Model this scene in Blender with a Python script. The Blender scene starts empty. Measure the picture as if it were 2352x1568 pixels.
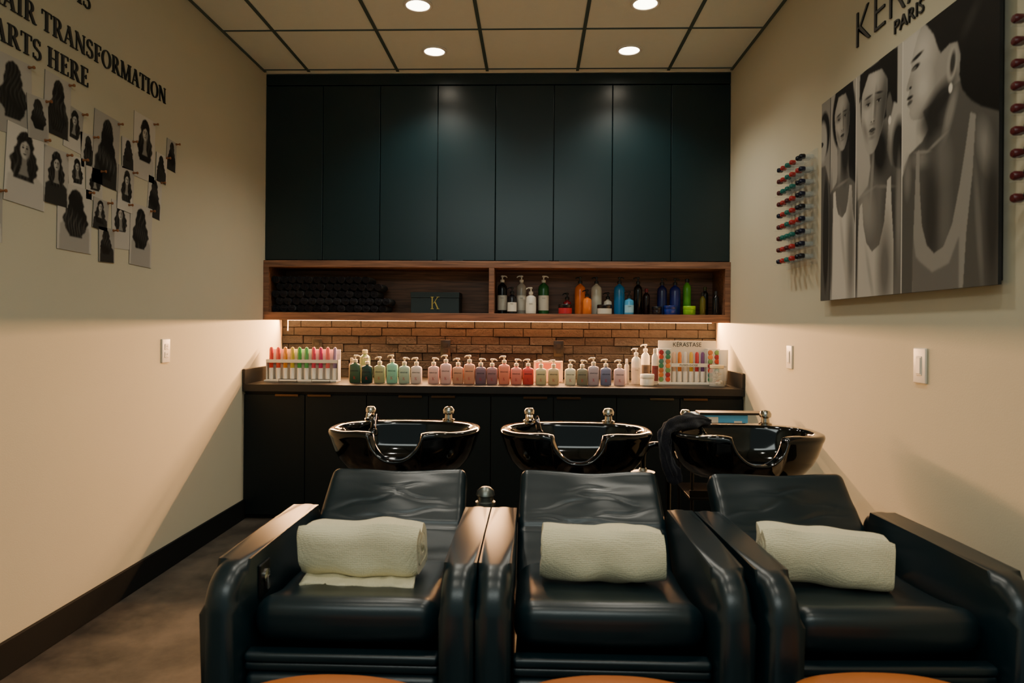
import bpy, bmesh, math, random
import numpy as np
from mathutils import Vector, Matrix, noise
random.seed(7)
SC = bpy.context.scene
COL = SC.collection
XL, XR = -1.856, 1.324
CEIL = 2.98

# ------------------------------------------------------------ materials
def lin(c):
    return tuple(((v/255.0)/12.92 if v/255.0 <= .04045 else ((v/255.0+.055)/1.055)**2.4) for v in c)

_mc = {}
def mat(name, col, rough=.5, metal=0.0, spec=.5, var=.0, vscale=8.0, bump=0.0, bscale=60.0,
        alpha=1.0, trans=0.0, emis=None, estr=0.0, coat=0.0, bdist=.004):
    key = (name, col, rough, metal, alpha, trans)
    if key in _mc: return _mc[key]
    m = bpy.data.materials.new(name); m.use_nodes = True
    nt = m.node_tree; b = nt.nodes['Principled BSDF']
    rgb = lin(col)
    b.inputs['Base Color'].default_value = (*rgb, 1)
    b.inputs['Roughness'].default_value = rough
    b.inputs['Metallic'].default_value = metal
    b.inputs['Specular IOR Level'].default_value = spec
    b.inputs['Alpha'].default_value = alpha
    b.inputs['Transmission Weight'].default_value = trans
    b.inputs['Coat Weight'].default_value = coat
    b.inputs['Coat Roughness'].default_value = .05
    if emis:
        b.inputs['Emission Color'].default_value = (*lin(emis), 1)
        b.inputs['Emission Strength'].default_value = estr
    tc = nt.nodes.new('ShaderNodeTexCoord')
    if var > 0:
        n = nt.nodes.new('ShaderNodeTexNoise'); n.inputs['Scale'].default_value = vscale
        n.inputs['Detail'].default_value = 5
        nt.links.new(tc.outputs['Object'], n.inputs['Vector'])
        mx = nt.nodes.new('ShaderNodeMix'); mx.data_type = 'RGBA'
        mx.inputs[6].default_value = (*[v*(1-var) for v in rgb], 1)
        mx.inputs[7].default_value = (*[min(1, v*(1+var)) for v in rgb], 1)
        nt.links.new(n.outputs['Fac'], mx.inputs[0]); nt.links.new(mx.outputs[2], b.inputs['Base Color'])
    if bump > 0:
        n2 = nt.nodes.new('ShaderNodeTexNoise'); n2.inputs['Scale'].default_value = bscale
        n2.inputs['Detail'].default_value = 4
        nt.links.new(tc.outputs['Object'], n2.inputs['Vector'])
        bp = nt.nodes.new('ShaderNodeBump'); bp.inputs['Strength'].default_value = bump
        bp.inputs['Distance'].default_value = bdist
        nt.links.new(n2.outputs['Fac'], bp.inputs['Height']); nt.links.new(bp.outputs['Normal'], b.inputs['Normal'])
    _mc[key] = m
    return m

def wood_mat():
    m = bpy.data.materials.new('walnut_wood'); m.use_nodes = True
    nt = m.node_tree; b = nt.nodes['Principled BSDF']
    tc = nt.nodes.new('ShaderNodeTexCoord'); mp = nt.nodes.new('ShaderNodeMapping')
    mp.inputs['Scale'].default_value = (1.2, 14, 22)
    n = nt.nodes.new('ShaderNodeTexNoise'); n.inputs['Scale'].default_value = 3; n.inputs['Detail'].default_value = 8
    n.inputs['Distortion'].default_value = .6
    r = nt.nodes.new('ShaderNodeValToRGB')
    r.color_ramp.elements[0].position = .3; r.color_ramp.elements[0].color = (*lin((88, 58, 42)), 1)
    r.color_ramp.elements[1].position = .72; r.color_ramp.elements[1].color = (*lin((150, 104, 76)), 1)
    nt.links.new(tc.outputs['Object'], mp.inputs[0]); nt.links.new(mp.outputs[0], n.inputs['Vector'])
    nt.links.new(n.outputs['Fac'], r.inputs[0]); nt.links.new(r.outputs[0], b.inputs['Base Color'])
    b.inputs['Roughness'].default_value = .5
    return m

def towel_mat(name, col, depth=.004, scale=150):
    m = bpy.data.materials.new(name); m.use_nodes = True
    nt = m.node_tree; b = nt.nodes['Principled BSDF']
    b.inputs['Base Color'].default_value = (*lin(col), 1); b.inputs['Roughness'].default_value = .95
    b.inputs['Sheen Weight'].default_value = .15
    b.inputs['Specular IOR Level'].default_value = .1
    tc = nt.nodes.new('ShaderNodeTexCoord')
    v = nt.nodes.new('ShaderNodeTexVoronoi'); v.inputs['Scale'].default_value = scale
    v.inputs['Randomness'].default_value = .25
    nt.links.new(tc.outputs['Object'], v.inputs['Vector'])
    bp = nt.nodes.new('ShaderNodeBump'); bp.inputs['Strength'].default_value = .7; bp.inputs['Distance'].default_value = depth
    bp.invert = True
    nt.links.new(v.outputs['Distance'], bp.inputs['Height']); nt.links.new(bp.outputs['Normal'], b.inputs['Normal'])
    return m

def vcol_mat(name, rough=.5):
    m = bpy.data.materials.new(name); m.use_nodes = True
    nt = m.node_tree; b = nt.nodes['Principled BSDF']
    a = nt.nodes.new('ShaderNodeAttribute'); a.attribute_name = 'col'
    nt.links.new(a.outputs['Color'], b.inputs['Base Color'])
    b.inputs['Roughness'].default_value = rough
    b.inputs['Specular IOR Level'].default_value = .2
    return m

def floor_mat():
    m = bpy.data.materials.new('polished_concrete'); m.use_nodes = True
    nt = m.node_tree; b = nt.nodes['Principled BSDF']
    tc = nt.nodes.new('ShaderNodeTexCoord')
    n = nt.nodes.new('ShaderNodeTexNoise'); n.inputs['Scale'].default_value = 3.0; n.inputs['Detail'].default_value = 10
    n.inputs['Roughness'].default_value = .68
    r = nt.nodes.new('ShaderNodeValToRGB')
    r.color_ramp.elements[0].position = .36; r.color_ramp.elements[0].color = (*lin((36, 36, 35)), 1)
    r.color_ramp.elements[1].position = .66; r.color_ramp.elements[1].color = (*lin((92, 84, 74)), 1)
    nt.links.new(tc.outputs['Object'], n.inputs['Vector']); nt.links.new(n.outputs['Fac'], r.inputs[0])
    nt.links.new(r.outputs[0], b.inputs['Base Color'])
    b.inputs['Roughness'].default_value = .42
    return m

M_wall = mat('wall_paint', (196, 190, 166), .8, var=.03, vscale=3, bump=.08, bscale=180, spec=.2)
M_ceil = mat('ceiling_tile', (232, 238, 228), .9, var=.02, vscale=30, bump=.3, bscale=250, spec=.1)
M_grid = mat('grid_metal', (70, 88, 86), .5)
M_floor = floor_mat()
M_base = mat('baseboard_vinyl', (10, 13, 14), .7, bump=.1, spec=.2)
M_door = mat('cabinet_satin_teal', (0, 29, 34), .30, spec=.5, bump=.03, bscale=300, var=.08, vscale=2)
M_cab = mat('cabinet_carcass_dark', (8, 20, 22), .5)
M_cabl = mat('base_cabinet_black', (4, 14, 16), .5, bump=.03, bscale=300, spec=.3)
M_top = mat('countertop_dark', (34, 32, 30), .42, var=.2, vscale=40, spec=.35)
M_wood = wood_mat()
M_black = mat('black_metal', (14, 14, 14), .35, metal=.3)
M_gloss = mat('gloss_black_ceramic', (5, 6, 7), .07, spec=.5, coat=.1)
M_leather = mat('black_leather', (9, 29, 35), .32, spec=.6, bump=.2, bscale=340, bdist=.001, var=.12, vscale=6)
M_chrome = mat('chrome', (190, 185, 175), .12, metal=1.0)
M_bronze = mat('handle_bronze', (90, 66, 46), .3, metal=.8)
M_towel = towel_mat('waffle_towel_cream', (232, 222, 186), .003, 200)
M_dark_towel = towel_mat('terry_towel_black', (24, 24, 30), .003, 260)
M_stone = mat('ledger_stone', (46, 47, 50), .75, var=.35, vscale=30, bump=.9, bscale=50, bdist=.008, spec=.35)
M_white = mat('white_plastic', (226, 220, 205), .4)
M_cream = mat('cream_plastic', (224, 208, 176), .4)
M_dkgrey = mat('dark_print', (30, 30, 30), .5)
M_red = mat('red_print', (190, 30, 36), .5)
M_gold = mat('gold_foil', (214, 176, 96), .25, metal=1.0)
M_led = mat('led_emitter', (255, 200, 140), .5, emis=(255, 182, 112), estr=20.0)
M_lens = mat('downlight_lens', (255, 250, 240), .5, emis=(255, 240, 214), estr=14.0)
M_acryl = mat('clear_acrylic', (215, 222, 220), .1, alpha=.10)
M_glass = mat('clear_vial', (205, 210, 205), .1, alpha=.35)
M_tan = mat('tan_leather', (196, 110, 48), .42, bump=.2, bscale=300, bdist=.001, var=.1)
M_ink = mat('wall_letter_black', (8, 12, 13), .4)
M_print = vcol_mat('photo_print')
M_pin = mat('brown_pin', (140, 84, 44), .5)

# ------------------------------------------------------------ mesh builder
class MB:
    def __init__(s): s.bm = bmesh.new()
    def merge(s, t, m=0, mx=None, flat=False):
        if mx is not None: bmesh.ops.transform(t, matrix=mx, verts=t.verts)
        for f in t.faces: f.material_index = m; f.smooth = not flat
        me = bpy.data.meshes.new('tmp'); t.to_mesh(me); s.bm.from_mesh(me); bpy.data.meshes.remove(me); t.free()
    def box(s, x0, x1, y0, y1, z0, z1, b=.003, seg=2, m=0, mx=None):
        t = bmesh.new()
        bmesh.ops.create_cube(t, size=1)
        for v in t.verts:
            v.co = Vector(((x0+x1)/2+v.co.x*(x1-x0), (y0+y1)/2+v.co.y*(y1-y0), (z0+z1)/2+v.co.z*(z1-z0)))
        if b > 0: bmesh.ops.bevel(t, geom=t.edges[:], offset=b, segments=seg, profile=.5, affect='EDGES')
        s.merge(t, m, mx, True); return s
    def rbox(s, c, h, r, n=(4, 4, 4), k=3, deform=None, m=0, mx=None):
        r = min(r, .97*min(h)); t = bmesh.new(); vd = {}
        def ax(H, nn):
            return [-H+r*i/k for i in range(k)]+[-(H-r)+2*(H-r)*i/nn for i in range(nn+1)]+[H-r+r*i/k for i in range(1, k+1)]
        A = [ax(h[i], n[i]) for i in range(3)]
        def gv(p):
            key = tuple(round(q, 6) for q in p)
            if key not in vd:
                q = Vector([max(-(h[i]-r), min(h[i]-r, p[i])) for i in range(3)])
                d = Vector(p)-q
                w = q+d.normalized()*r if d.length > 1e-9 else q
                if deform: w = Vector(deform(w))
                vd[key] = t.verts.new(w+Vector(c))
            return vd[key]
        for a in range(3):
            b_, c_ = (a+1) % 3, (a+2) % 3
            for sg in (-1, 1):
                for i in range(len(A[b_])-1):
                    for j in range(len(A[c_])-1):
                        q = []
                        for (ii, jj) in ((i, j), (i+1, j), (i+1, j+1), (i, j+1)):
                            p = [0, 0, 0]; p[a] = sg*h[a]; p[b_] = A[b_][ii]; p[c_] = A[c_][jj]
                            v = gv(p)
                            if v not in q: q.append(v)
                        if len(q) > 2:
                            try: t.faces.new(q)
                            except ValueError: pass
        s.merge(t, m, mx); return s
    def rings(s, R, m=0, mx=None, cap0=True, cap1=True, closed=True):
        t = bmesh.new(); V = [[t.verts.new(p) for p in r] for r in R]; n = len(R[0])
        for i in range(len(V)-1):
            for j in range(n if closed else n-1):
                k = (j+1) % n
                try: t.faces.new((V[i][j], V[i][k], V[i+1][k], V[i+1][j]))
                except ValueError: pass
        if cap0: t.faces.new(V[0][::-1])
        if cap1: t.faces.new(V[-1])
        s.merge(t, m, mx); return s
    def lathe(s, prof, seg=20, m=0, mx=None, c=(0, 0, 0)):
        R = []
        for r, z in prof:
            r = max(r, 1e-4)
            R.append([(c[0]+r*math.cos(2*math.pi*j/seg), c[1]+r*math.sin(2*math.pi*j/seg), c[2]+z) for j in range(seg)])
        return s.rings(R, m, mx)
    def sloft(s, prof, seg=28, m=0, mx=None, c=(0, 0, 0)):
        R = []
        for a, b, z, n in prof:
            ring = []
            for j in range(seg):
                t = 2*math.pi*(j+.5)/seg; cx, sy = math.cos(t), math.sin(t)
                ring.append((c[0]+a*math.copysign(abs(cx)**(2/n), cx), c[1]+b*math.copysign(abs(sy)**(2/n), sy), c[2]+z))
            R.append(ring)
        return s.rings(R, m, mx)
    def tube(s, pts, r, seg=10, m=0, mx=None, closed=False, fold=None):
        P = [Vector(p) for p in pts]; R = []; up = Vector((0.13, .21, .97)).normalized(); n = len(P)
        for i, p in enumerate(P):
            if closed: d = P[(i+1) % n]-P[i-1]
            else: d = P[min(i+1, n-1)]-P[max(i-1, 0)]
            d.normalize()
            u = (up-d*up.dot(d)).normalized(); w = d.cross(u); up = u
            rr = r[i] if isinstance(r, (list, tuple)) else r
            ring = []
            for j in range(seg):
                a = 2*math.pi*j/seg; q = rr*(fold(a, i/n) if fold else 1)
                ring.append(p+(u*math.cos(a)+w*math.sin(a))*q)
            R.append(ring)
        if closed: R.append(R[0]); return s.rings(R, m, mx, False, False)
        return s.rings(R, m, mx)
    def prism(s, poly, d, m=0, mx=None, b=0, seg=3):
        t = bmesh.new()
        A = [t.verts.new((p[0], p[1], -d/2)) for p in poly]; B = [t.verts.new((p[0], p[1], d/2)) for p in poly]
        n = len(poly); caps = [t.faces.new(A[::-1]), t.faces.new(B)]
        for i in range(n): t.faces.new((A[i], A[(i+1) % n], B[(i+1) % n], B[i]))
        if b > 0:
            es = list({e for f in caps for e in f.edges})
            bmesh.ops.bevel(t, geom=es, offset=b, segments=seg, profile=.5, affect='EDGES')
        s.merge(t, m, mx); return s
    def mesh(s, name, mats, angle=38):
        bmesh.ops.remove_doubles(s.bm, verts=s.bm.verts, dist=1e-6)
        bmesh.ops.recalc_face_normals(s.bm, faces=s.bm.faces)
        me = bpy.data.meshes.new(name); s.bm.to_mesh(me); s.bm.free()
        for mm in (mats if isinstance(mats, (list, tuple)) else [mats]): me.materials.append(mm)
        flags = [False]*len(me.polygons); me.polygons.foreach_get('use_smooth', flags)
        me.set_sharp_from_angle(angle=math.radians(angle))
        me.polygons.foreach_set('use_smooth', flags)
        return me
    def obj(s, name, mats, parent=None, loc=(0, 0, 0), angle=38):
        return mk(name, s.mesh(name, mats, angle), parent, loc)

def mk(name, me, parent=None, loc=(0, 0, 0)):
    o = bpy.data.objects.new(name, me); COL.objects.link(o); o.location = loc
    if parent: o.parent = parent
    return o
def empty(name, loc): return mk(name, None, None, loc)
def top(o, label, cat, group=None):
    o['label'] = label; o['category'] = cat
    if group: o['group'] = group
    return o
def struct(o, label, cat):
    o['kind'] = 'structure'; o['label'] = label; o['category'] = cat; return o
def clone(src, loc, rot=None):
    n = src.copy(); n.location = loc
    if rot: n.rotation_euler = rot
    COL.objects.link(n)
    for ch in list(src.children):
        c = ch.copy(); c.parent = n; COL.objects.link(c)
        for g in list(ch.children):
            gg = g.copy(); gg.parent = c; COL.objects.link(gg)
    return n

MX_FRONT = Matrix(((1, 0, 0, 0), (0, 0, -1, 0), (0, 1, 0, 0), (0, 0, 0, 1)))
MX_LEFT = Matrix(((0, 0, 1, 0), (1, 0, 0, 0), (0, 1, 0, 0), (0, 0, 0, 1)))
MX_RIGHT = Matrix(((0, 0, -1, 0), (-1, 0, 0, 0), (0, 1, 0, 0), (0, 0, 0, 1)))

def text_mesh(txt, width, cap, mats, depth, MX, align='L', name='lettering', off=0.0):
    def conv(tx):
        cu = bpy.data.curves.new('t', 'FONT'); cu.body = tx; cu.extrude = .01; cu.resolution_u = 3; cu.offset = off
        ob = bpy.data.objects.new('t', cu); COL.objects.link(ob)
        bpy.context.view_layer.update()
        dg = bpy.context.evaluated_depsgraph_get()
        me = bpy.data.meshes.new_from_object(ob.evaluated_get(dg))
        bpy.data.objects.remove(ob); bpy.data.curves.remove(cu); return me
    h = conv('H'); hy = max(v.co.y for v in h.vertices); bpy.data.meshes.remove(h)
    me = conv(txt); xs = [v.co.x for v in me.vertices]; x0, x1 = min(xs), max(xs)
    for v in me.vertices:
        x = (v.co.x-x0)/(x1-x0)*width
        if align == 'C': x -= width/2
        v.co = Vector((x, v.co.y/hy*cap, v.co.z/.01*depth/2))
    me.transform(MX); me.name = name
    me.materials.clear(); me.materials.append(mats)
    return me

# ------------------------------------------------------------ small serif alphabet (cap height = 1)
T_, t_, SH = .17, .055, .05
def rect(x0, x1, y0, y1): return [(x0, y0), (x1, y0), (x1, y1), (x0, y1)]
def stem(x, w=T_, y0=0, y1=1, serif=True, so=.075):
    g = [rect(x-w/2, x+w/2, y0, y1)]
    if serif: g += [rect(x-w/2-so, x+w/2+so, y0, y0+SH), rect(x-w/2-so, x+w/2+so, y1-SH, y1)]
    return g
def diag(xa, ya, xb, yb, w): return [[(xa-w/2, ya), (xa+w/2, ya), (xb+w/2, yb), (xb-w/2, yb)]]
def arc(cx, cy, rx, ry, wx, wy, a0, a1, n=22):
    g = []
    for i in range(n):
        q = []
        for a, s in ((i, 1), (i+1, 1), (i+1, 0), (i, 0)):
            th = math.radians(a0+(a1-a0)*a/n); R = (rx, ry) if s else (rx-wx, ry-wy)
            q.append((cx+R[0]*math.cos(th), cy+R[1]*math.sin(th)))
        g.append(q)
    return g
def glyph(ch):
    if ch == 'I': return stem(.23), .46
    if ch == 'H': return stem(.23)+stem(.71)+[rect(.23, .71, .48, .53)], .94
    if ch == 'E': return stem(.22)+[rect(.2, .64, 0, SH), rect(.2, .62, .95, 1), rect(.2, .5, .49, .54), rect(.585, .62, .78, 1), rect(.605, .64, 0, .24), rect(.465, .5, .4, .63)], .72
    if ch == 'F': return stem(.22)+[rect(.2, .62, .95, 1), rect(.2, .5, .49, .54), rect(.585, .62, .78, 1), rect(.465, .5, .4, .63)], .67
    if ch == 'T': return stem(.38)+[rect(.04, .72, .95, 1), rect(.04, .075, .76, 1), rect(.685, .72, .76, 1)], .76
    if ch == 'N': return [*diag(.74, 0, .17, 1, .2)]+stem(.17, t_)+stem(.77, t_), .94
    if ch == 'M': return stem(.17, t_)+stem(.92, T_)+diag(.54, 0, .2, 1, .17)+diag(.54, 0, .88, 1, .07), 1.13
    if ch == 'A': return diag(.1, 0, .4, 1, t_)+diag(.68, 0, .4, 1, .18)+[rect(.2, .6, .3, .35), rect(.0, .22, 0, SH), rect(.52, .84, 0, SH)], .84
    if ch == 'R': return stem(.22)+[rect(.2, .42, .95, 1), rect(.2, .42, .47, .52)]+arc(.4, .735, .27, .265, .16, t_, -90, 90)+diag(.72, 0, .42, .5, .18)+[rect(.62, .86, 0, SH)], .85
    if ch == 'O': return arc(.46, .5, .43, .515, .165, t_, 0, 360, 40), .92
    if ch == 'K': return stem(.2, .1)+diag(.3, .45, .66, 1, .05)+diag(.68, 0, .42, .6, .11)+[rect(.55, .8, 0, .035), rect(.55, .78, .965, 1)], .84
    if ch == 'S':
        g = arc(.32, .745, .25, .27, .12, .07, 30, 250, 18)+arc(.34, .255, .27, .27, .13, .07, -150, 75, 18)
        g += diag(.47, .42, .18, .60, .2)+[rect(.5, .535, .74, .97), rect(.07, .105, .04, .27)]
        return g, .66
    return [], .34
def serif_text(txt, cap, depth, MX, track=1.0, name='wall_lettering', mats=None):
    mb = MB(); x = 0
    for ch in txt:
        g, adv = glyph(ch)
        for k, poly in enumerate(g):
            mb.prism([((x+p[0]*track)*cap, p[1]*cap) for p in poly], depth*(1+.002*(k % 7)), mx=None)
        x += adv*track
    bmesh.ops.transform(mb.bm, matrix=MX, verts=mb.bm.verts)
    return mb.mesh(name, mats or M_ink), x*cap

# ------------------------------------------------------------ room
Y0, Y1 = -1.6, 5.03
struct(MB().box(XL-.1, XL, Y0, Y1+.1, 0, CEIL, b=0).obj('wall_left', M_wall), 'cream painted side wall', 'wall')
struct(MB().box(XR, XR+.1, Y0, Y1+.1, 0, CEIL, b=0).obj('wall_right', M_wall), 'cream painted side wall', 'wall')
struct(MB().box(XL, XR, Y1, Y1+.1, 0, CEIL, b=0).obj('wall_back', M_wall), 'cream wall behind the cabinets', 'wall')
struct(MB().box(XL-.1, XR+.1, Y0, Y1+.1, -.1, 0, b=0).obj('floor', M_floor), 'polished grey-brown concrete floor', 'floor')
struct(MB().box(XL-.1, XR+.1, Y0, Y1+.1, CEIL, CEIL+.1, b=0).obj('ceiling', M_ceil), 'suspended ceiling with beige tiles', 'ceiling')
g = MB()
x = -1.545-.61
while x < XR:
    if x > XL: g.box(x-.010, x+.010, Y0, 4.62, CEIL-.006, CEIL, b=.001, seg=1)
    x += .61
y = 4.585
while y > Y0:
    g.box(XL, XR, y-.006, y+.006, CEIL-.0055, CEIL, b=.001, seg=1); y -= .61
g.box(XL, XL+.018, Y0, 4.62, CEIL-.0065, CEIL, b=.001, seg=1); g.box(XR-.018, XR, Y0, 4.62, CEIL-.0065, CEIL, b=.001, seg=1)
struct(g.obj('trim_1', M_grid), 'dark metal grid of the suspended ceiling', 'ceiling grid')
struct(MB().box(XL, XL+.014, Y0, 4.34, 0, .125, b=.003).obj('baseboard_left', M_base), 'black baseboard along the wall', 'baseboard')
struct(MB().box(XR-.014, XR, Y0, 4.34, 0, .125, b=.003).obj('baseboard_right', M_base), 'black baseboard along the wall', 'baseboard')

# ------------------------------------------------------------ downlights
def downlight(x, y, power):
    e = empty('downlight', (x, y, CEIL))
    MB().lathe([(.078, 0), (.08, -.008), (.074, -.012), (.064, -.010), (.062, 0)], 32).obj('trim_ring', M_white, e)
    MB().lathe([(.063, -.0005), (.063, -.006), (.03, -.007)], 32).obj('lens', M_lens, e)
    l = bpy.data.lights.new('downlight_lamp', 'SPOT'); l.energy = power; l.spot_size = math.radians(125); l.spot_blend = .7
    l.shadow_soft_size = .06; l.color = (1.0, .94, .80)
    lo = mk('lamp', l, e, (0, 0, -.03))
    top(e, 'round recessed ceiling downlight with white trim ring, lit', 'ceiling light', 'recessed downlights')
for yy, pw in ((4.28, 46), (3.665, 22), (2.445, 28), (1.0, 24)):  # nearest two rows are out of view, added to light chairs and towels
    for xx in (-.635, .585): downlight(xx, yy, pw)

# ------------------------------------------------------------ upper cabinets
DW = (XR-XL-.004)/8
FY = 4.657
for k in range(4):
    x0 = XL+.002+2*k*DW; e = empty('wall_cabinet', (x0+DW, FY, 1.692))
    MB().box(-DW+.001, DW-.001, .022, .37, 0, 1.205, b=.001).obj('cabinet_body', M_cab, e)
    for s in (0, 1):
        d = MB().box(-DW+s*DW+.002, s*DW-.002, 0, .02, .004, 1.2, b=.0025).obj('cabinet_door', M_door, e)
        hx = -.05-.15 if s == 0 else .01
        MB().box(hx+.03, hx+.17, -.012, .002, -.0035, .003, b=.001).box(hx+.03, hx+.17, -.014, -.011, -.0035, .006, b=.001).obj('door_handle', M_black, d)
    top(e, 'tall dark teal two-door wall cabinet with slim bottom pulls', 'cabinet', 'wall cabinets')
top(MB().box(XL+.001, XR-.001, FY+.002, FY+.03, 2.9, CEIL-.008, b=.002).obj('filler_panel', M_door),
    'dark teal filler panel between cabinets and ceiling', 'cabinet panel')

# wood open shelf
e = empty('wall_shelf', ((XL+XR)/2, 4.63, 1.285)); W = (XR-XL)/2-.001; hz = .405
MB().box(-W, W, 0, .36, .36, hz, b=.002).obj('top_board', M_wood, e)
MB().box(-W, W, 0, .36, .01, .05, b=.002).box(-W, W, 0, .02, -.004, .012, b=.001).obj('bottom_board', M_wood, e)
MB().box(-W, -W+.036, .001, .36, .05, .36, b=.001).obj('side_board', M_wood, e)
MB().box(W-.036, W, .001, .36, .05, .36, b=.001).obj('side_board', M_wood, e)
MB().box(-.018-.02, .018-.02, .001, .36, .05, .36, b=.001).obj('divider_board', M_wood, e)
MB().box(-W, W, .33, .358, .05, .36, b=0).obj('back_panel', M_wood, e)
top(e, 'long open walnut wall shelf with two niches', 'shelf')

# LED strip
e = empty('led_strip', (0, 4.95, 1.285))
MB().box(-1.80, 1.28, -.006, .006, -.004, .0098, b=.001).obj('light_tape', M_led, e)
MB().tube([(-1.80, .004, .002), (-1.803, .016, -.03), (-1.806, .02, -.08)], .003, 8).obj('tape_end', M_led, e)
l = bpy.data.lights.new('strip_lamp', 'AREA'); l.shape = 'RECTANGLE'; l.size = 3.1; l.size_y = .010; l.energy = 165; l.color = (1.0, .52, .22)
o = mk('strip_lamp', l, e, (-.26, -.012, .003)); o.rotation_euler = (math.radians(-72), 0, 0)
top(e, 'warm glowing LED strip under the walnut shelf', 'light strip')

# stone backsplash
g = MB(); g.box(XL+.001, XR-.001, 5.01, 5.029, .868, 1.29, b=0)
z = .868; row = 0
while z < 1.285:
    hh = .0605; z1 = min(z+hh, 1.292)
    x = XL+.002-(.11 if row % 2 else .02)-random.random()*.04
    while x < XR-.002:
        w = random.uniform(.19, .23); a, b_ = max(x, XL+.002), min(x+w, XR-.002)
        if b_-a > .01:
            g.box(a+.0018, b_-.0018, 4.990-random.random()*.012, 5.015, z+.0018, z1-.0018, b=.003, seg=1)
        x += w
    z = z1; row += 1
top(g.obj('backsplash', M_stone), 'dark brown split-face stone brick backsplash above the counter', 'backsplash')

# ------------------------------------------------------------ base cabinets + counter
CT = .867
for k in range(4):
    x0 = XL+.002+2*k*DW; e = empty('base_cabinet', (x0+DW, 4.325, 0))
    MB().box(-DW+.001, DW-.001, .022, .64, .09, .819, b=.001).box(-DW+.001, DW-.001, .03, .6, 0, .09, b=0).obj('cabinet_body', M_cabl, e)
    for s in (0, 1):
        d = MB().box(-DW+s*DW+.0025, s*DW-.0025, 0, .02, .03, .80, b=.0025).obj('cabinet_door', M_cabl, e)
        hx = -.19 if s == 0 else .02
        MB().box(hx, hx+.15, -.012, .002, .800, .804, b=.001).box(hx, hx+.15, -.014, -.011, .79, .804, b=.001).obj('door_handle', M_bronze, d)
    top(e, 'black two-door base cabinet with slim bronze top pulls', 'cabinet', 'base cabinets')
top(MB().box(XL+.002, XR-.002, 4.3, 4.965, .82, CT, b=.003).obj('countertop', M_top), 'long dark stone-look countertop over the base cabinets', 'countertop')
struct(MB().box(XL+.002, XL+.02, 4.3, 4.97, CT, .963, b=.003).obj('trim_2', M_top), 'dark side splash at the counter end', 'side splash')
struct(MB().box(XR-.02, XR-.002, 4.3, 4.97, CT, .963, b=.003).obj('trim_3', M_top), 'dark side splash at the counter end', 'side splash')

# ------------------------------------------------------------ outlets
def plate(name, loc, MXm, body, ins, kind, label):
    e = empty(name, loc)
    a = MB().rbox((0, 0, .004), (.037, .06, .004), .0035, (2, 2, 1), 2, mx=None)
    bmesh.ops.transform(a.bm, matrix=MXm, verts=a.bm.verts); a.obj('cover_plate', body, e)
    b_ = MB()
    if kind == 'outlet':
        for sy in (-.02, .02):
            b_.box(-.017, .017, sy-.015, sy+.015, .007, .0105, b=.002)
            for sx in (-.006, .006): b_.box(sx-.0012, sx+.0012, sy-.002, sy+.007, .0104, .0112, b=0, m=1)
            b_.lathe([(.0022, 0), (.0022, .0008)], 10, m=1, c=(0, sy-.008, .0104))
    else:
        b_.box(-.016, .016, -.033, .033, .007, .0105, b=.002).box(-.013, .013, -.028, .028, .0095, .013, b=.002)
    bmesh.ops.transform(b_.bm, matrix=MXm, verts=b_.bm.verts); b_.obj('socket_face' if kind == 'outlet' else 'rocker', [ins, M_dkgrey], e)
    top(e, label, 'outlet' if kind == 'outlet' else 'light switch')
plate('power_outlet', (XL, 3.386, 1.11), MX_LEFT, M_white, M_white, 'outlet', 'white duplex power outlet on the cream wall')
plate('light_switch', (XR, 3.558, 1.098), MX_RIGHT, M_white, M_white, 'switch', 'white rocker light switch on the cream wall')
plate('light_switch', (XR, 2.371, 1.12), MX_RIGHT, M_white, M_white, 'switch', 'white rocker light switch below the framed print')
M_outlet = mat('outlet_black', (6, 6, 7), .35, spec=.4)
for xx in (-1.586, -.64, .185):
    plate('power_outlet', (xx, 4.974, 1.088), MX_FRONT, M_outlet, M_outlet, 'outlet', 'black duplex power outlet on the stone backsplash')

# ------------------------------------------------------------ bottles
def plastic(col, rough=.28, alpha=1.0): return mat('coloured_plastic', tuple(col), rough, spec=.5, alpha=alpha)
me_brand = text_mesh('KÉRASTASE', .05, .0075, M_dkgrey, .0006, MX_FRONT, 'C', 'label_text')
me_lines = text_mesh('PARIS', .014, .004, M_dkgrey, .0006, MX_FRONT, 'C', 'label_text')
me_k, wk = serif_text('K', .019, .0008, MX_FRONT, name='emblem', mats=M_red)

def pump(e, z, s, m, nozzle=-1):
    p = MB().lathe([(.012*s, 0), (.0125*s, .004*s), (.0125*s, .014*s), (.010*s, .016*s), (.004*s, .017*s), (.004*s, .03*s), (.009*s, .031*s), (.0095*s, .038*s), (.006*s, .041*s), (0, .0415*s)], 14, c=(0, 0, z))
    p.tube([(0, 0, z+.036*s), (nozzle*.014*s, 0, z+.037*s), (nozzle*.024*s, 0, z+.033*s), (nozzle*.027*s, 0, z+.027*s)], [.0045*s, .004*s, .0035*s, .0028*s], 8)
    p.obj('pump_head', m, e)

def square_pump_bottle(x, y, h, col, lab):
    e = empty('pump_bottle', (x, y, CT)); bh = h-.062; w = .036; d = .022
    MB().sloft([(w*.93, d*.9, 0, 5), (w, d, .004, 5), (w, d, bh-.014, 5), (w*.93, d*.93, bh-.004, 4), (w*.6, d*.75, bh+.002, 3), (.013, .013, bh+.005, 2), (.012, .012, bh+.012, 2)], 28).obj('bottle_body', plastic(col), e)
    pump(e, bh+.012, 1.2, M_cream, random.choice((-1, 1, -1)))
    mk('label_text', me_brand, e, (0, -d-.0006, bh*.62)).rotation_euler = (0, 0, 0)
    mk('emblem', me_k, e, (-.008, -d-.0006, bh*.2))
    top(e, lab, 'bottle', 'pump bottles on the counter')

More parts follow.
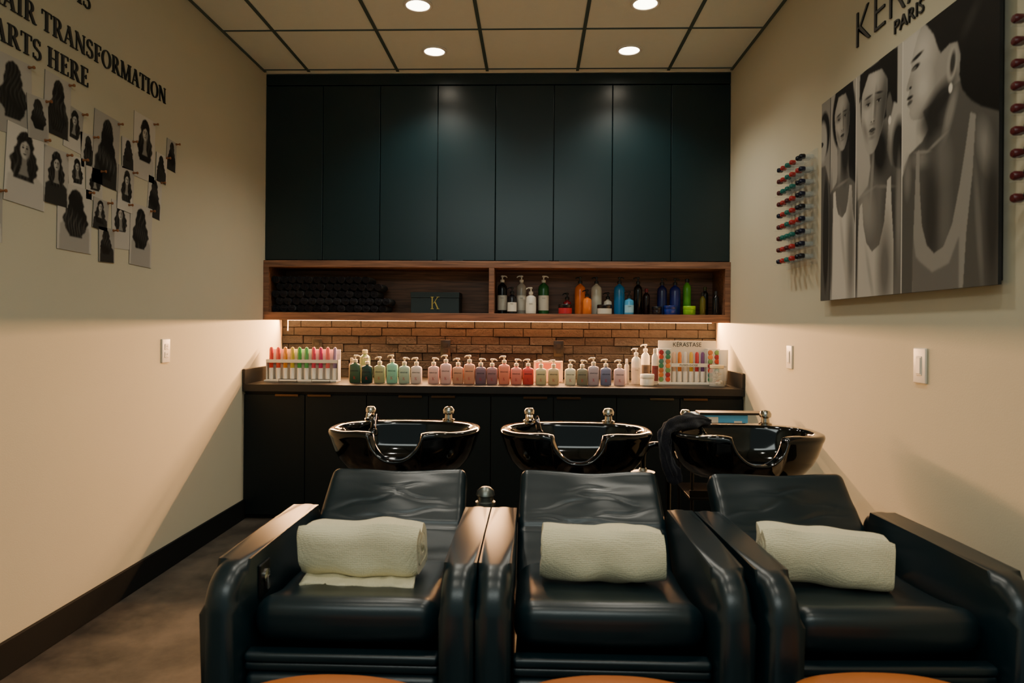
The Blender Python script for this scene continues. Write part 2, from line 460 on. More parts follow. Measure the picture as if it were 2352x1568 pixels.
row = [(-1.18, .185, (70, 96, 70), 'dark green'), (-1.10, .172, (38, 66, 58), 'bottle green'), (-1.017, .175, (182, 180, 130), 'olive yellow'),
 (-.933, .188, (156, 216, 182), 'mint green'), (-.852, .172, (184, 204, 176), 'pale sage'), (-.772, .172, (236, 212, 196), 'pale pink'),
 (-.657, .172, (242, 186, 170), 'pink'), (-.576, .19, (244, 188, 176), 'pink'), (-.495, .17, (222, 156, 122), 'peach'), (-.42, .19, (232, 158, 124), 'peach'),
 (-.345, .17, (132, 100, 110), 'mauve'), (-.27, .168, (168, 118, 118), 'dusty rose'), (-.19, .188, (250, 142, 112), 'salmon'), (-.11, .168, (246, 138, 118), 'salmon'),
 (-.032, .168, (228, 76, 66), 'red'), (.052, .165, (214, 194, 144), 'cream'), (.135, .165, (218, 186, 136), 'tan cream'), (.245, .165, (240, 226, 188), 'ivory'),
 (.323, .165, (144, 134, 108), 'olive brown'), (.397, .182, (188, 166, 170), 'lavender'), (.478, .172, (126, 124, 150), 'slate blue'), (.567, .168, (236, 192, 186), 'blush pink')]
for i, (x, h, col, nm) in enumerate(row):
    square_pump_bottle(x, 4.50+.0012*(i % 3), h, col, f'{nm} square pump bottle with cream pump and red emblem')

def round_bottle(x, y, z0, h, r, col, ptype, pcol, label_col, lab, group, alpha=1.0):
    e = empty('pump_bottle' if ptype == 'pump' else 'bottle', (x, y, z0))
    ph = .058 if ptype == 'pump' else .03
    bh = h-ph
    MB().lathe([(r*.9, 0), (r, .004), (r, bh*.8), (r*.92, bh*.9), (r*.5, bh*.975), (.010, bh), (.010, bh+.006)], 26).obj('bottle_body', plastic(col, .2, alpha), e)
    if ptype == 'pump': pump(e, bh+.005, 1.2, plastic(pcol), random.choice((-1, 1)))
    else: MB().lathe([(r*.5, 0), (r*.52, .002), (r*.5, .024), (r*.4, .026)], 18, c=(0, 0, bh+.003)).obj('cap', plastic(pcol), e)
    if label_col:
        g = MB(); R = []
        for zz in (bh*.12, bh*.6):
            R.append([((r+.0006)*math.cos(a), (r+.0006)*math.sin(a), zz) for a in [math.radians(200+140*i/12) for i in range(13)]])
        g.rings(R, cap0=False, cap1=False, closed=False).obj('paper_label', plastic(label_col, .6), e)
        t = mk('label_text', me_lines, e, (0, -r-.0014, bh*.5)); t.scale = (1.6, 1, 1.3)
    top(e, lab, 'bottle', group)
def jar(x, y, z0, h, r, col, lid, lab, group):
    e = empty('cosmetic_jar', (x, y, z0))
    MB().lathe([(r*.93, 0), (r, .004), (r, h*.6), (r*.95, h*.64)], 28).obj('jar_body', plastic(col, .25), e)
    MB().lathe([(r*1.0, h*.62), (r*1.03, h*.65), (r*1.03, h*.95), (r*.97, h), (0, h)], 28).obj('lid', plastic(lid, .3), e)
    top(e, lab, 'jar', group)

SZ = 1.3352; G = 'hair products on the walnut shelf'
B, F = 4.80, 4.705
blk = (16, 16, 18); wht = (225, 218, 200)
for a in [
 (-.22, B, .275, .034, (18, 22, 26), 'pump', wht, wht, 'tall black pump bottle with white label and white pump'),
 (-.148, F, .188, .033, (22, 20, 24), 'pump', blk, wht, 'short black pump bottle with white label'),
 (-.085, B, .275, .034, (176, 172, 160), 'pump', wht, wht, 'tall clear grey pump bottle with white pump'),
 (-.018, F, .188, .036, (220, 214, 200), 'pump', wht, wht, 'short white pump bottle on the shelf'),
 (.07, B, .275, .038, (34, 100, 50), 'pump', wht, wht, 'tall green pump bottle with white label'),
 (.236, B, .155, .028, (130, 22, 34), 'pump', blk, None, 'small dark red pump bottle with black pump'),
 (.326, B, .268, .037, (232, 118, 40), 'pump', blk, None, 'tall orange pump bottle with black pump'),
 (.368, F, .172, .031, (236, 126, 46), 'pump', blk, None, 'short orange pump bottle with black pump'),
 (.44, B, .268, .037, (200, 200, 184), 'pump', blk, None, 'tall translucent white pump bottle with black pump'),
 (.520, B, .16, .028, (220, 216, 200), 'pump', blk, None, 'short white pump bottle with black pump'),
 (.60, B, .268, .038, (40, 126, 190), 'pump', blk, None, 'tall blue pump bottle with black pump'),
 (.655, F, .165, .032, (70, 156, 206), 'pump', blk, (150, 200, 220), 'short light blue pump bottle with pale label'),
 (.73, B, .268, .030, (14, 12, 16), 'pump', blk, None, 'tall black pump bottle on the shelf'),
 (.788, B, .185, .024, (30, 12, 18), 'cap', (110, 20, 36), None, 'slim black bottle with dark red cap'),
 (.897, B, .262, .034, (26, 36, 92), 'pump', blk, None, 'tall navy pump bottle with black pump'),
 (.987, B, .262, .038, (32, 44, 122), 'pump', blk, None, 'tall dark blue pump bottle with black pump'),
 (1.07, B, .255, .028, (84, 168, 44), 'cap', (12, 16, 14), None, 'tall green bottle with dark cap'),
 (1.155, F, .155, .020, (96, 92, 30), 'cap', blk, None, 'small olive bottle with black cap'),
 (1.195, B, .20, .022, (20, 22, 22), 'cap', (60, 66, 20), None, 'slim black bottle with olive cap'),
 (1.245, F, .165, .021, (24, 26, 30), 'cap', (50, 50, 56), None, 'slim charcoal bottle with grey cap')]:
    round_bottle(a[0], a[1], SZ, a[2], a[3], a[4], a[5], a[6], a[7], a[8], G)
for a in [(.218, .068, .046, (186, 40, 50), (20, 16, 18), 'red cosmetic jar with black lid'),
          (.488, .066, .05, (210, 206, 190), (20, 18, 18), 'white cosmetic jar with black lid'),
          (.845, .055, .032, (28, 16, 22), (16, 14, 18), 'small dark cosmetic jar on the shelf'),
          (.936, .062, .044, (30, 56, 150), (26, 46, 124), 'blue cosmetic jar on the shelf'),
          (1.065, .06, .042, (130, 190, 30), (150, 206, 40), 'lime green cosmetic jar on the shelf')]:
    jar(a[0], F, SZ, a[1], a[2], a[3], a[4], a[5], G)

G2 = 'hair products at the end of the counter'
round_bottle(.628, 4.60, CT, .17, .016, (200, 196, 184), 'cap', wht, None, 'slim clear bottle with white cap', G2, .8)
round_bottle(.69, 4.60, CT, .245, .031, (230, 222, 204), 'pump', wht, (196, 184, 164), 'tall white pump bottle with pale label', G2)
round_bottle(.762, 4.66, CT, .27, .030, (228, 220, 204), 'pump', wht, (70, 60, 54), 'tall white spray bottle with dark print', G2)
round_bottle(.812, 4.58, CT, .24, .022, (232, 224, 208), 'cap', wht, (120, 50, 50), 'tall slim white bottle with red print', G2)
jar(.748, 4.50, CT, .075, .046, (226, 216, 196), (236, 228, 210), 'white cosmetic jar with white lid', G2)
round_bottle(-1.235, 4.62, CT, .16, .02, (170, 140, 110), 'cap', (200, 180, 150), None, 'slim tan bottle with cream cap', G2)
round_bottle(-1.15, 4.64, CT, .215, .036, (134, 150, 104), 'cap', (190, 186, 150), (196, 180, 140), 'round sage green bottle with cream label', G2)
e = empty('carton', (.105, 4.74, CT))
MB().box(-.10, .10, -.03, .03, 0, .143, b=.002).obj('carton_body', plastic((226, 196, 158), .6), e)
MB().box(-.085, .085, -.0312, -.0302, .09, .13, b=0).obj('printed_panel', plastic((206, 120, 96), .6), e)
top(e, 'cream cardboard carton with coral printed panel', 'box')

e = empty('glass_jar', (1.19, 4.46, CT))
MB().lathe([(.044, 0), (.048, .004), (.048, .10), (.042, .115), (.042, .12)], 28).obj('jar_glass', M_glass, e)
MB().lathe([(.043, .12), (.045, .122), (.045, .138), (.042, .141), (0, .141)], 28).obj('lid', mat('cream_lid', (214, 200, 160), .4), e)
c = MB()
for i in range(26):
    a = random.random()*6.28; rr = random.random()*.03
    c.rbox((rr*math.cos(a), rr*math.sin(a), .014+.08*random.random()), (.010, .010, .008), .007, (1, 1, 1), 2)
o = c.obj('cotton_balls', mat('cotton', (220, 206, 176), .9), e); o['kind'] = 'stuff'
top(e, 'clear glass jar filled with cotton and a cream lid', 'jar')
e = empty('squeeze_tube', (1.262, 4.57, CT))
MB().sloft([(.02, .02, 0, 2), (.022, .022, .004, 2), (.022, .022, .03, 2)], 24).obj('cap', M_cream, e)
MB().sloft([(.023, .023, .03, 2), (.027, .024, .06, 2), (.030, .015, .15, 2.2), (.031, .003, .225, 3), (.031, .0015, .235, 4)], 24).obj('tube_body', M_white, e)
mk('label_text', me_lines, e, (0, -.022, .12)).scale = (2, 1, 2)
top(e, 'white standing squeeze tube with small print', 'tube')

# ------------------------------------------------------------ test tube displays
def vial_tube(x, y, z, h, r, col, capc, label, group):
    e = empty('test_tube', (x, y, z))
    MB().lathe([(r*.95, 0), (r*1.15, .002), (r*1.15, h*.34), (r*.9, h*.36)], 14).obj('cap', plastic(capc, .4), e)
    MB().lathe([(r*.8, h*.33), (r, h*.36), (r, h*.92), (r*.7, h*.98), (.0, h)], 14).obj('tube_glass', mat('tinted_vial', tuple(col), .12, alpha=.85, spec=.7), e)
    top(e, label, 'test tube', group)
e = empty('tube_rack', (-1.553, 4.55, CT))
MB().box(-.245, .245, -.045, .06, 0, .012, b=.003).obj('rack_base', M_white, e)
MB().box(-.245, .245, .052, .06, .012, .215, b=.002).obj('back_panel', M_white, e)
MB().box(-.245, .245, -.006, -.002, .125, .147, b=.001).box(-.245, .245, .036, .053, .125, .131, b=.001).box(-.245, -.241, -.006, .053, .012, .147, b=.001).box(.241, .245, -.006, .053, .012, .147, b=.001).obj('front_rail', M_white, e)
top(e, 'white acrylic rack holding a row of coloured test tubes', 'rack')
cols = [(214, 60, 60), (226, 84, 70), (230, 150, 40), (214, 190, 60), (70, 170, 80), (90, 180, 100), (220, 70, 100), (206, 50, 110), (230, 110, 110), (150, 130, 170)]
nms = ['red', 'coral', 'orange', 'yellow', 'green', 'green', 'pink', 'magenta', 'rose', 'lavender']
for i, cc in enumerate(cols):
    vial_tube(-1.553-.217+.0482*i, 4.566, CT+.0122, .22, .0135, cc, (232, 226, 212), f'{nms[i]} test tube standing on its white cap', 'coloured test tubes')
for xx in (-1.62, -1.40):
    top(MB().tube([(xx-.06, 4.49, CT+.003), (xx+.06, 4.49, CT+.003), (xx+.06, 4.465, CT+.003), (xx+.06, 4.462, CT+.022), (xx-.06, 4.462, CT+.022), (xx-.06, 4.465, CT+.003)], .002, 6, closed=True).obj('wire_holder', M_black),
        'small black wire card holder on the counter', 'card holder')

e = empty('product_display', (1.04, 4.62, CT))
MB().box(-.205, .205, -.055, .06, 0, .014, b=.003).obj('display_base', M_white, e)
MB().box(-.19, .20, .05, .058, .014, .292, b=.002).obj('back_panel', M_white, e)
mk('sign_text', text_mesh('KÉRASTASE', .19, .028, M_ink, .001, MX_FRONT, 'C', 'sign_text'), e, (.005, .0493, .252))
MB().box(-.205, -.115, -.02, .05, .014, .24, b=.002).obj('disc_panel', M_white, e)
MB().box(.125, .205, -.02, .05, .014, .24, b=.002).obj('disc_panel', M_white, e)
MB().box(-.115, .125, -.022, -.018, .118, .142, b=.001).obj('front_rail', M_white, e)
mk('rail_text', text_mesh('FUSIO-DOSE', .12, .012, M_dkgrey, .0008, MX_FRONT, 'C', 'rail_text'), e, (.0, -.0226, .124))
top(e, 'white product display with header sign and coloured vials', 'display stand')
dc = [(200, 70, 50), (60, 130, 90), (220, 130, 60), (160, 40, 50), (70, 120, 110), (190, 110, 60), (110, 150, 90)]
md = {}
for s, x0 in (('a', -.183), ('b', -.138), ('c', .143), ('d', .187)):
    for r in range(7):
        cc = dc[(r*3+ord(s)) % 7]
        if cc not in md:
            md[cc] = MB().lathe([(.0165, 0), (.017, .003), (.015, .008), (.0, .009)], 18).mesh('disc', plastic(cc, .4)); md[cc].transform(MX_FRONT)
        o = mk('colour_disc', md[cc], e, (x0, -.0202, .035+.03*r))
        o['label'] = 'round coloured capsule disc'
for i, cc in enumerate([(226, 190, 160), (232, 130, 50), (236, 226, 210), (226, 180, 60), (200, 50, 60), (120, 70, 130)]):
    vial_tube(1.04-.092+.0385*i, 4.62+.01, CT+.0142, .205, .0125, cc, (226, 214, 196), f'small vial with {["peach","orange","clear","yellow","red","purple"][i]} liquid', 'vials in the display')

# ------------------------------------------------------------ gift box, black rolled towels
e = empty('gift_box', (-.68, 4.69, SZ))
MB().box(-.167, .167, 0, .2, 0, .105, b=.002).obj('box_base', mat('box_dark_teal', (14, 34, 38), .5), e)
MB().box(-.169, .169, -.002, .202, .106, .145, b=.002).obj('box_lid', mat('box_dark_teal', (14, 34, 38), .5), e)
me, w = serif_text('K', .085, .001, MX_FRONT, name='gold_letter', mats=M_gold)
mk('gold_letter', me, e, (-.035, -.0035, .028))
top(e, 'dark teal gift box with a gold letter K', 'box')

def spiral_roll(L, R, th, turns, sx=1.0, sz=1.0, nx=2, wob=0.0, seed=0, name='towel_roll', m=None, axis='Y', endr=0.0, sq=2.0):
    n = int(turns*26); bm = bmesh.new(); cols_ = []
    for k in range(nx+1):
        f = k/nx*2-1
        sc_ = 1.0-endr*abs(f)**6
        O, I = [], []
        for i in range(n+1):
            a = i/26*2*math.pi; r = R-th*1.04*(i/26)
            r = max(r, th*.6)
            for (lst, rr) in ((O, r), (I, max(r-th, .0008))):
                d = wob*(noise.noise(Vector((f*1.6+seed, math.cos(a)*1.3, math.sin(a)*1.3)))) if wob else 0
                q = (rr*sc_+d)
                ca, sa = math.cos(a+2.2), math.sin(a+2.2)
                ca = math.copysign(abs(ca)**(2/sq), ca); sa = math.copysign(abs(sa)**(2/sq), sa)
                lst.append((ca*q*sx, f*L/2*(1+.02*math.sin(a*2+seed))+(.5*wob*noise.noise(Vector((a*.7, seed, f)))), sa*q*sz))
        cols_.append(([bm.verts.new(p) for p in O], [bm.verts.new(p) for p in I]))
    for k in range(nx):
        (o1, i1), (o2, i2) = cols_[k], cols_[k+1]
        for i in range(n):
            bm.faces.new((o1[i], o1[i+1], o2[i+1], o2[i])); bm.faces.new((i1[i+1], i1[i], i2[i], i2[i+1]))
        bm.faces.new((o1[0], o2[0], i2[0], i1[0])); bm.faces.new((o2[n], o1[n], i1[n], i2[n]))
    for (o, i_) in (cols_[0], cols_[-1]):
        for i in range(n): bm.faces.new((o[i], o[i+1], i_[i+1], i_[i]))
    bmesh.ops.recalc_face_normals(bm, faces=bm.faces)
    if axis == 'X': bmesh.ops.rotate(bm, verts=bm.verts, matrix=Matrix.Rotation(math.pi/2, 3, 'Z'))
    me = bpy.data.meshes.new(name); bm.to_mesh(me); bm.free(); me.materials.append(m)
    me.polygons.foreach_set('use_smooth', [True]*len(me.polygons)); me.set_sharp_from_angle(angle=math.radians(60))
    return me
rollme = spiral_roll(.2, .0285, .008, 3.3, m=M_dark_towel)
D = .0572
for r in range(5):
    nn = (14, 14, 13, 13, 12)[r]
    for i in range(nn):
        xx = XL+.04+.031+(D/2 if r % 2 else 0)+i*D
        o = mk('rolled_towel', rollme, None, (xx, 4.78+random.uniform(-.01, .01), SZ+.0288+r*D*.87))
        top(o, 'black rolled terry towel stacked on the walnut shelf', 'towel', 'black rolled towels')

# ------------------------------------------------------------ shampoo sinks
SA, SB = .287, .212
def sstep(a, b, x):
    t = max(0, min(1, (x-a)/(b-a))); return t*t*(3-2*t)
def sink_mesh():
    N = 280; H = .177
    outer = [(0, 0), (.3, 0), (.5, .003), (.66, .012), (.79, .034), (.88, .066), (.94, .100), (.98, .133), (1.0, .150), (1.014, .158), (1.019, .167), (1.010, .175), (.985, .178)]
    inner = [(1.05, .1785), (1.02, .177), (.995, .166), (.965, .14), (.91, .09), (.82, .055), (.6, .036), (.3, .03), (0, .028)]
    R = []
    for kind, prof in (('o', outer), ('i', inner)):
        for s, z in prof:
            ring = []
            for j in range(N):
                t = 2*math.pi*j/N; cx, sy = math.cos(t), math.sin(t)
                n = 2.5
                ex, ey = math.copysign(abs(cx)**(2/n), cx), math.copysign(abs(sy)**(2/n), sy)
                ox, oy = SA*ex, SB*ey
                if kind == 'o': px, py = ox*s, oy*s
                else: px, py = ex*(SA-.038)*s, -.016+ey*(SB-.056)*s
                drop = 0
                if sy < 0:
                    q = abs(ox)/.096
                    drop = .092*(math.sqrt(max(0, 1-q**2.2)) if q < 1 else 0)
                    drop = .78*drop+.22*.092*(1-sstep(.02, .125, abs(ox)))
                zz = z-drop*(z/H)**1.25
                if sy < 0: zz += .006*(z/H)**2*math.exp(-((abs(ox)-.15)/.06)**2)
                ring.append((px, py-(.016*drop/.1 if sy < 0 and z > .1 else 0), zz))
            R.append(ring)
    return MB().rings(R, cap0=True, cap1=True).mesh('basin', M_gloss, 60)
me_sink = sink_mesh()
def sink(x, label, y=2.66):
    e = empty('shampoo_sink', (x, y, 0))
    mk('basin', me_sink, e, (0, 0, .672))
    MB().sloft([(.13, .13, 0, 4), (.13, .13, .02, 4), (.085, .085, .03, 3), (.075, .075, .55, 3), (.12, .11, .66, 3), (.15, .12, .675, 3)], 32).obj('pedestal', M_black, e)
    f = MB().lathe([(.026, 0), (.026, .006), (.018, .01), (.016, .03), (.021, .034), (.021, .046), (.014, .056), (0, .058)], 20, c=(-.18, .178, .8495))
    f.tube([(-.18, .178, .873), (-.18, .15, .879), (-.178, .12, .873), (-.176, .108, .86)], [.011, .011, .010, .009], 12)
    f.obj('faucet', M_chrome, e)
    k = MB().lathe([(.026, 0), (.026, .006), (.017, .01), (.015, .026), (.023, .032), (.024, .045), (.016, .057), (0, .06)], 20, c=(.147, .178, .8495))
    k.obj('mixer_knob', M_chrome, e)
    pts = [(-.155, .178, .853), (-.150, .165, .868), (-.148, .12, .876), (-.145, .08, .858), (-.14, .05, .83)]
    h = MB().tube(pts, [.006, .006, .007, .010, .012], 10); h.lathe([(.012, 0), (.02, -.01), (.022, -.026), (.018, -.03)], 18, c=(-.14, .045, .835)); h.obj('hand_shower', M_gloss, e)
    MB().lathe([(.03, 0), (.03, .003), (.02, .004), (.0, .003)], 20, c=(0, -.02, .7005)).obj('drain', M_chrome, e)
    top(e, label, 'sink', 'shampoo sinks'); return e
sink(-.497, 'glossy black shampoo sink with neck notch and chrome taps')
sink(.166, 'glossy black shampoo sink with neck notch and chrome taps')
s3 = sink(.809, 'glossy black shampoo sink with a dark towel over its rim')

# dark draped towel bundle over the rim
key = [(-.10, .11, .866, .014), (-.14, .09, .872, .022), (-.19, .05, .874, .027), (-.24, .01, .872, .028), (-.282, -.03, .864, .028), (-.306, -.055, .842, .024), (-.312, -.07, .80, .020),
       (-.304, -.08, .75, .023), (-.288, -.09, .71, .025), (-.275, -.095, .68, .022), (-.265, -.10, .66, .012)]
pts, rad = [], []
for i in range(len(key)-1):
    for q in range(7):
        f = q/7; a, b_ = key[i], key[i+1]
        pts.append((.809+a[0]*(1-f)+b_[0]*f, 2.66+a[1]*(1-f)+b_[1]*f, a[2]*(1-f)+b_[2]*f)); rad.append(a[3]*(1-f)+b_[3]*f)
def foldf(a, t):
    return 1+.18*math.sin(3*a+7*t)+.14*math.sin(5*a-10*t+1)+.35*noise.noise(Vector((math.cos(a)*1.8, math.sin(a)*1.8, t*12)))
me = MB().tube(pts, rad, 56, fold=foldf).mesh('draped_towel', M_dark_towel, 180)
top(mk('draped_towel', me), 'charcoal terry towel bunched and draped over the sink rim', 'towel')

# utility cart + glove box
e = empty('utility_cart', (1.02, 3.62, 0))
MB().box(-.23, .23, -.17, .17, .70, .712, b=.003).obj('top_tray', M_black, e)
MB().box(-.23, .23, -.17, .17, .38, .395, b=.003).box(-.23, .23, -.17, -.16, .395, .43, b=.002).obj('shelf_tray', M_black, e)
for sx in (-1, 1):
    for sy in (-1, 1):
        MB().tube([(sx*.215, sy*.155, .05), (sx*.215, sy*.155, .70)], .009, 10).obj('post', M_black, e)
        MB().lathe([(.006, -.025), (.025, -.012), (.025, .012), (.006, .025)], 16, mx=Matrix.Translation((sx*.215, sy*.155, .0255)) @ Matrix.Rotation(math.pi/2, 4, 'Y')).obj('caster', M_black, e)
top(e, 'black metal utility cart with glove box on top', 'cart')
e = empty('glove_box', (.965, 3.58, .7122))
MB().box(-.13, .13, -.07, .07, 0, .09, b=.002).obj('carton_body', mat('glove_box_blue', (80, 166, 214), .55), e)
MB().box(-.131, -.02, -.0712, -.0702, .008, .08, b=0).box(.06, .10, -.0712, -.0702, .015, .06, b=0).box(-.1, .1, -.05, .05, .0902, .0908, b=0).obj('printed_panel', M_white, e)
top(e, 'blue and white disposable glove box on the cart', 'box')
top(MB().box(.85, 1.18, 3.50, 3.60, .8035, .815, b=.002).obj('colour_tray', M_ink), 'flat black plastic tray lying on the glove box', 'tray')

# water valve between the chairs, arched pipe beside sink
e = empty('water_valve', (-.168, 2.46, 0))
MB().lathe([(.03, 0), (.03, .01), (.011, .014), (.011, .59), (.02, .6)], 18).obj('pipe', M_black, e)
MB().lathe([(.024, .595), (.036, .60), (.036, .612), (.028, .616), (.028, .632), (.034, .636), (.03, .652), (.016, .664), (0, .666)], 22).obj('valve_cap', mat('dull_chrome', (120, 124, 118), .35, metal=.8), e)
top(e, 'grey domed valve on an upright pipe behind the chairs', 'valve')
e = empty('drain_pipe', (.533, 2.97, 0))
arch = [(.055*math.cos(a), 0, .68+.06*math.sin(a)) for a in [math.pi*i/14 for i in range(15)]]
MB().tube([(.055, 0, .0)]+[(.055, 0, .4)]+arch+[(-.055, 0, .63)], .012, 12).obj('arched_tube', M_gloss, e)
MB().lathe([(.0, .625), (.05, .627), (.052, .633), (.02, .64), (.014, .65)], 22, c=(-.055, 0, -.012)).obj('flange', mat('dull_chrome', (120, 124, 118), .35, metal=.8), e)
top(e, 'black arched pipe with a flat metal flange beside the sink', 'pipe')

# ------------------------------------------------------------ chairs
def arm_mesh():
    P = [(-.35, .02)]
    for i in range(9):
        a = math.pi-(math.pi/2)*i/8; P.append((-.35+.10+.10*math.cos(a), .553+.10*math.sin(a)))
    P.append((0, .653))
    for i in range(7):
        a = math.pi/2-(math.pi/2)*i/6; P.append((.36-.07+.07*math.cos(a), .579+.07*math.sin(a)))
    P += [(.35, .30), (.26, .02)]
    mxx = Matrix(((0, 0, 1, 0), (1, 0, 0, 0), (0, 1, 0, 0), (0, 0, 0, 1)))
    mb = MB().prism(P, .082, mx=mxx, b=.034, seg=7)
    return mb.mesh('armrest', M_leather, 50)
me_arm = arm_mesh()
def seat_def(w):
    x, y, z = w
    f = max(0.0, min(1.0, (y+.215)/.43)); topside = z > 0
    if topside: z += .008*(1-(x/.24)**2)
    z += .042*(1-f)**3.4
    if topside: z += .005*noise.noise(Vector((x*9, y*9, 1)))
    y2 = y-.014*(1-(x/.24)**2) if f < .3 else y
    return (x, y2, z)
me_seat = MB().rbox((0, -.055, .466), (.239, .215, .058), .052, (14, 16, 3), 6, seat_def).mesh('seat', M_leather, 70)
def back_def(seed):
    def fn(w):
        x, y, z = w
        zt = max(0, z/.2)
        z -= .010*math.exp(-(x/.10)**2)*zt**2 if z > 0 else 0
        if y < 0:
            y -= .012*math.exp(-((x/.11)**2+((z-.10)/.07)**2))
            y += .006*math.exp(-((z+.02)/.010)**2)
            y += .008*noise.noise(Vector((x*4+seed, z*14, seed)))
            for q, (cx, cz, sl, ln) in enumerate(((-.09, .06, .25, .09), (.05, .085, -.2, .10), (.10, .03, .15, .08), (-.05, .0, -.1, .11), (.0, .12, .1, .07))):
                dz = z-cz-sl*(x-cx)+.006*math.sin(x*40+seed+q)
                y += .0045*math.exp(-(dz/.006)**2)*math.exp(-((x-cx)/ln)**2)
        x *= 1-.03*zt
        return (x, y, z)
    return fn
def chair(x, label, k, yaw=0, bx=0):
    e = empty('shampoo_chair', (x, 1.95, 0)); e.rotation_euler = (0, 0, yaw)
    for s in (-1, 1):
        a = mk('armrest', me_arm, e, (s*.2855, 0, 0))
    mk('seat', me_seat, e)
    a = math.radians(-46)
    bk = MB().rbox((0, 0, 0), (.241-abs(bx)*.4, .042, .205), .026, (34, 3, 64), 4, back_def(k*3.7)).obj('backrest', M_leather, e, angle=70)
    bk.rotation_euler = (a, 0, 0); bk.location = (bx, .300, .583)
    lr = MB().rbox((0, -.285, .430), (.239, .022, .012), .010, (8, 2, 1), 3).rbox((0, -.278, .406), (.24, .022, .011), .009, (8, 2, 1), 3).rbox((0, -.27, .24), (.24, .03, .152), .022, (10, 3, 8), 4, lambda w: (w.x, w.y-.014*(1-(w.z/.155)**2)*(1 if w.y < 0 else 0), w.z))
    lr.obj('leg_rest', M_leather, e, angle=60)
    MB().box(-.235, .235, -.22, .24, .03, .41, b=.01).box(-.2, .2, .22, .36, .03, .36, b=.01).obj('chair_base', M_black, e)
    for sx in (-.2, .2):
        for sy in (-.2, .2): MB().lathe([(.02, 0), (.022, .004), (.022, .028), (.015, .032)], 14, c=(sx, sy, 0)).obj('foot', M_black, e)
    top(e, label, 'chair', 'black leather shampoo chairs'); return e
c1 = chair(-.463, 'black leather reclining shampoo chair with recline control on its arm', 1)
ctl = MB().rbox((0, 0, 0), (.004, .034, .044), .0038, (1, 4, 4), 3).lathe([(.018, 0), (.018, .006), (.011, .008), (0, .008)], 16, m=1, mx=Matrix.Translation((.003, 0, .008)) @ Matrix.Rotation(math.pi/2, 4, 'Y')).box(.004, .014, -.007, .007, -.028, .01, b=.002, m=1).obj('recline_control', [M_black, M_chrome], c1, (-.2415, -.17, .575))
chair(.195, 'black leather reclining shampoo chair with folded cream towel', 2)
chair(.862, 'black leather reclining shampoo chair beside the cream wall', 3, math.radians(2.2), -.012)

# towels on seats
def seat_towel(x, y, z, rot, tilt, seed, label, flap=False, L=.335):
    e = empty('folded_towel', (x, y, z)); e.rotation_euler = (0, tilt, rot)
    me = spiral_roll(L, .090, .026, 2.4, sx=1.16, sz=.97, nx=30, wob=.014, seed=seed, m=M_towel, axis='X', endr=.12, sq=2.7)
    mk('towel_roll', me, e)
    if flap:
        bm = bmesh.new(); V = []
        for i in range(25):
            u = i/24*2-1; r_ = []
            for j in range(7):
                v = j/6
                r_.append(bm.verts.new((u*L*.46+.01*v, -.03-v*(.095+.02*noise.noise(Vector((u*2, 0, 5)))), -.076-.004*v+.008*noise.noise(Vector((u*6, v*2, seed))))))
            V.append(r_)
        for i in range(24):
            for j in range(6): bm.faces.new((V[i][j], V[i+1][j], V[i+1][j+1], V[i][j+1]))
        m2 = bpy.data.meshes.new('towel_flap'); bm.to_mesh(m2); bm.free(); m2.materials.append(M_towel)
        m2.polygons.foreach_set('use_smooth', [True]*len(m2.polygons))
        fo = mk('towel_flap', m2, e); sm = fo.modifiers.new('s', 'SOLIDIFY'); sm.thickness = .01
    top(e, label, 'towel', 'cream folded towels')
seat_towel(-.480, 1.950, .614, 0, 0, 1, 'cream waffle towel folded into a roll with loose flap', True)
seat_towel(.197, 1.945, .614, -.03, .02, 5, 'cream waffle towel folded into a neat roll')
seat_towel(.812, 1.945, .614, -.18, .05, 9, 'cream waffle towel rolled and laid at an angle')

# stools
for xx, ys in ((-.415, 1.362), (.179, 1.385), (.760, 1.425)):
    e = empty('stool', (xx, ys, 0))
    MB().sloft([(.17, .12, .416, 2.4), (.215, .14, .426, 2.4), (.22, .145, .446, 2.4), (.215, .14, .466, 2.4), (.18, .118, .479, 2.4), (.10, .07, .483, 2.4)], 48).obj('seat_pad', M_tan, e)
    for sx in (-1, 1):
        for sy in (-1, 1): MB().tube([(sx*.11, sy*.07, .425), (sx*.14, sy*.09, 0)], .012, 10).obj('leg', M_black, e)
    top(e, 'small stool with rounded tan leather seat', 'stool', 'tan stools')

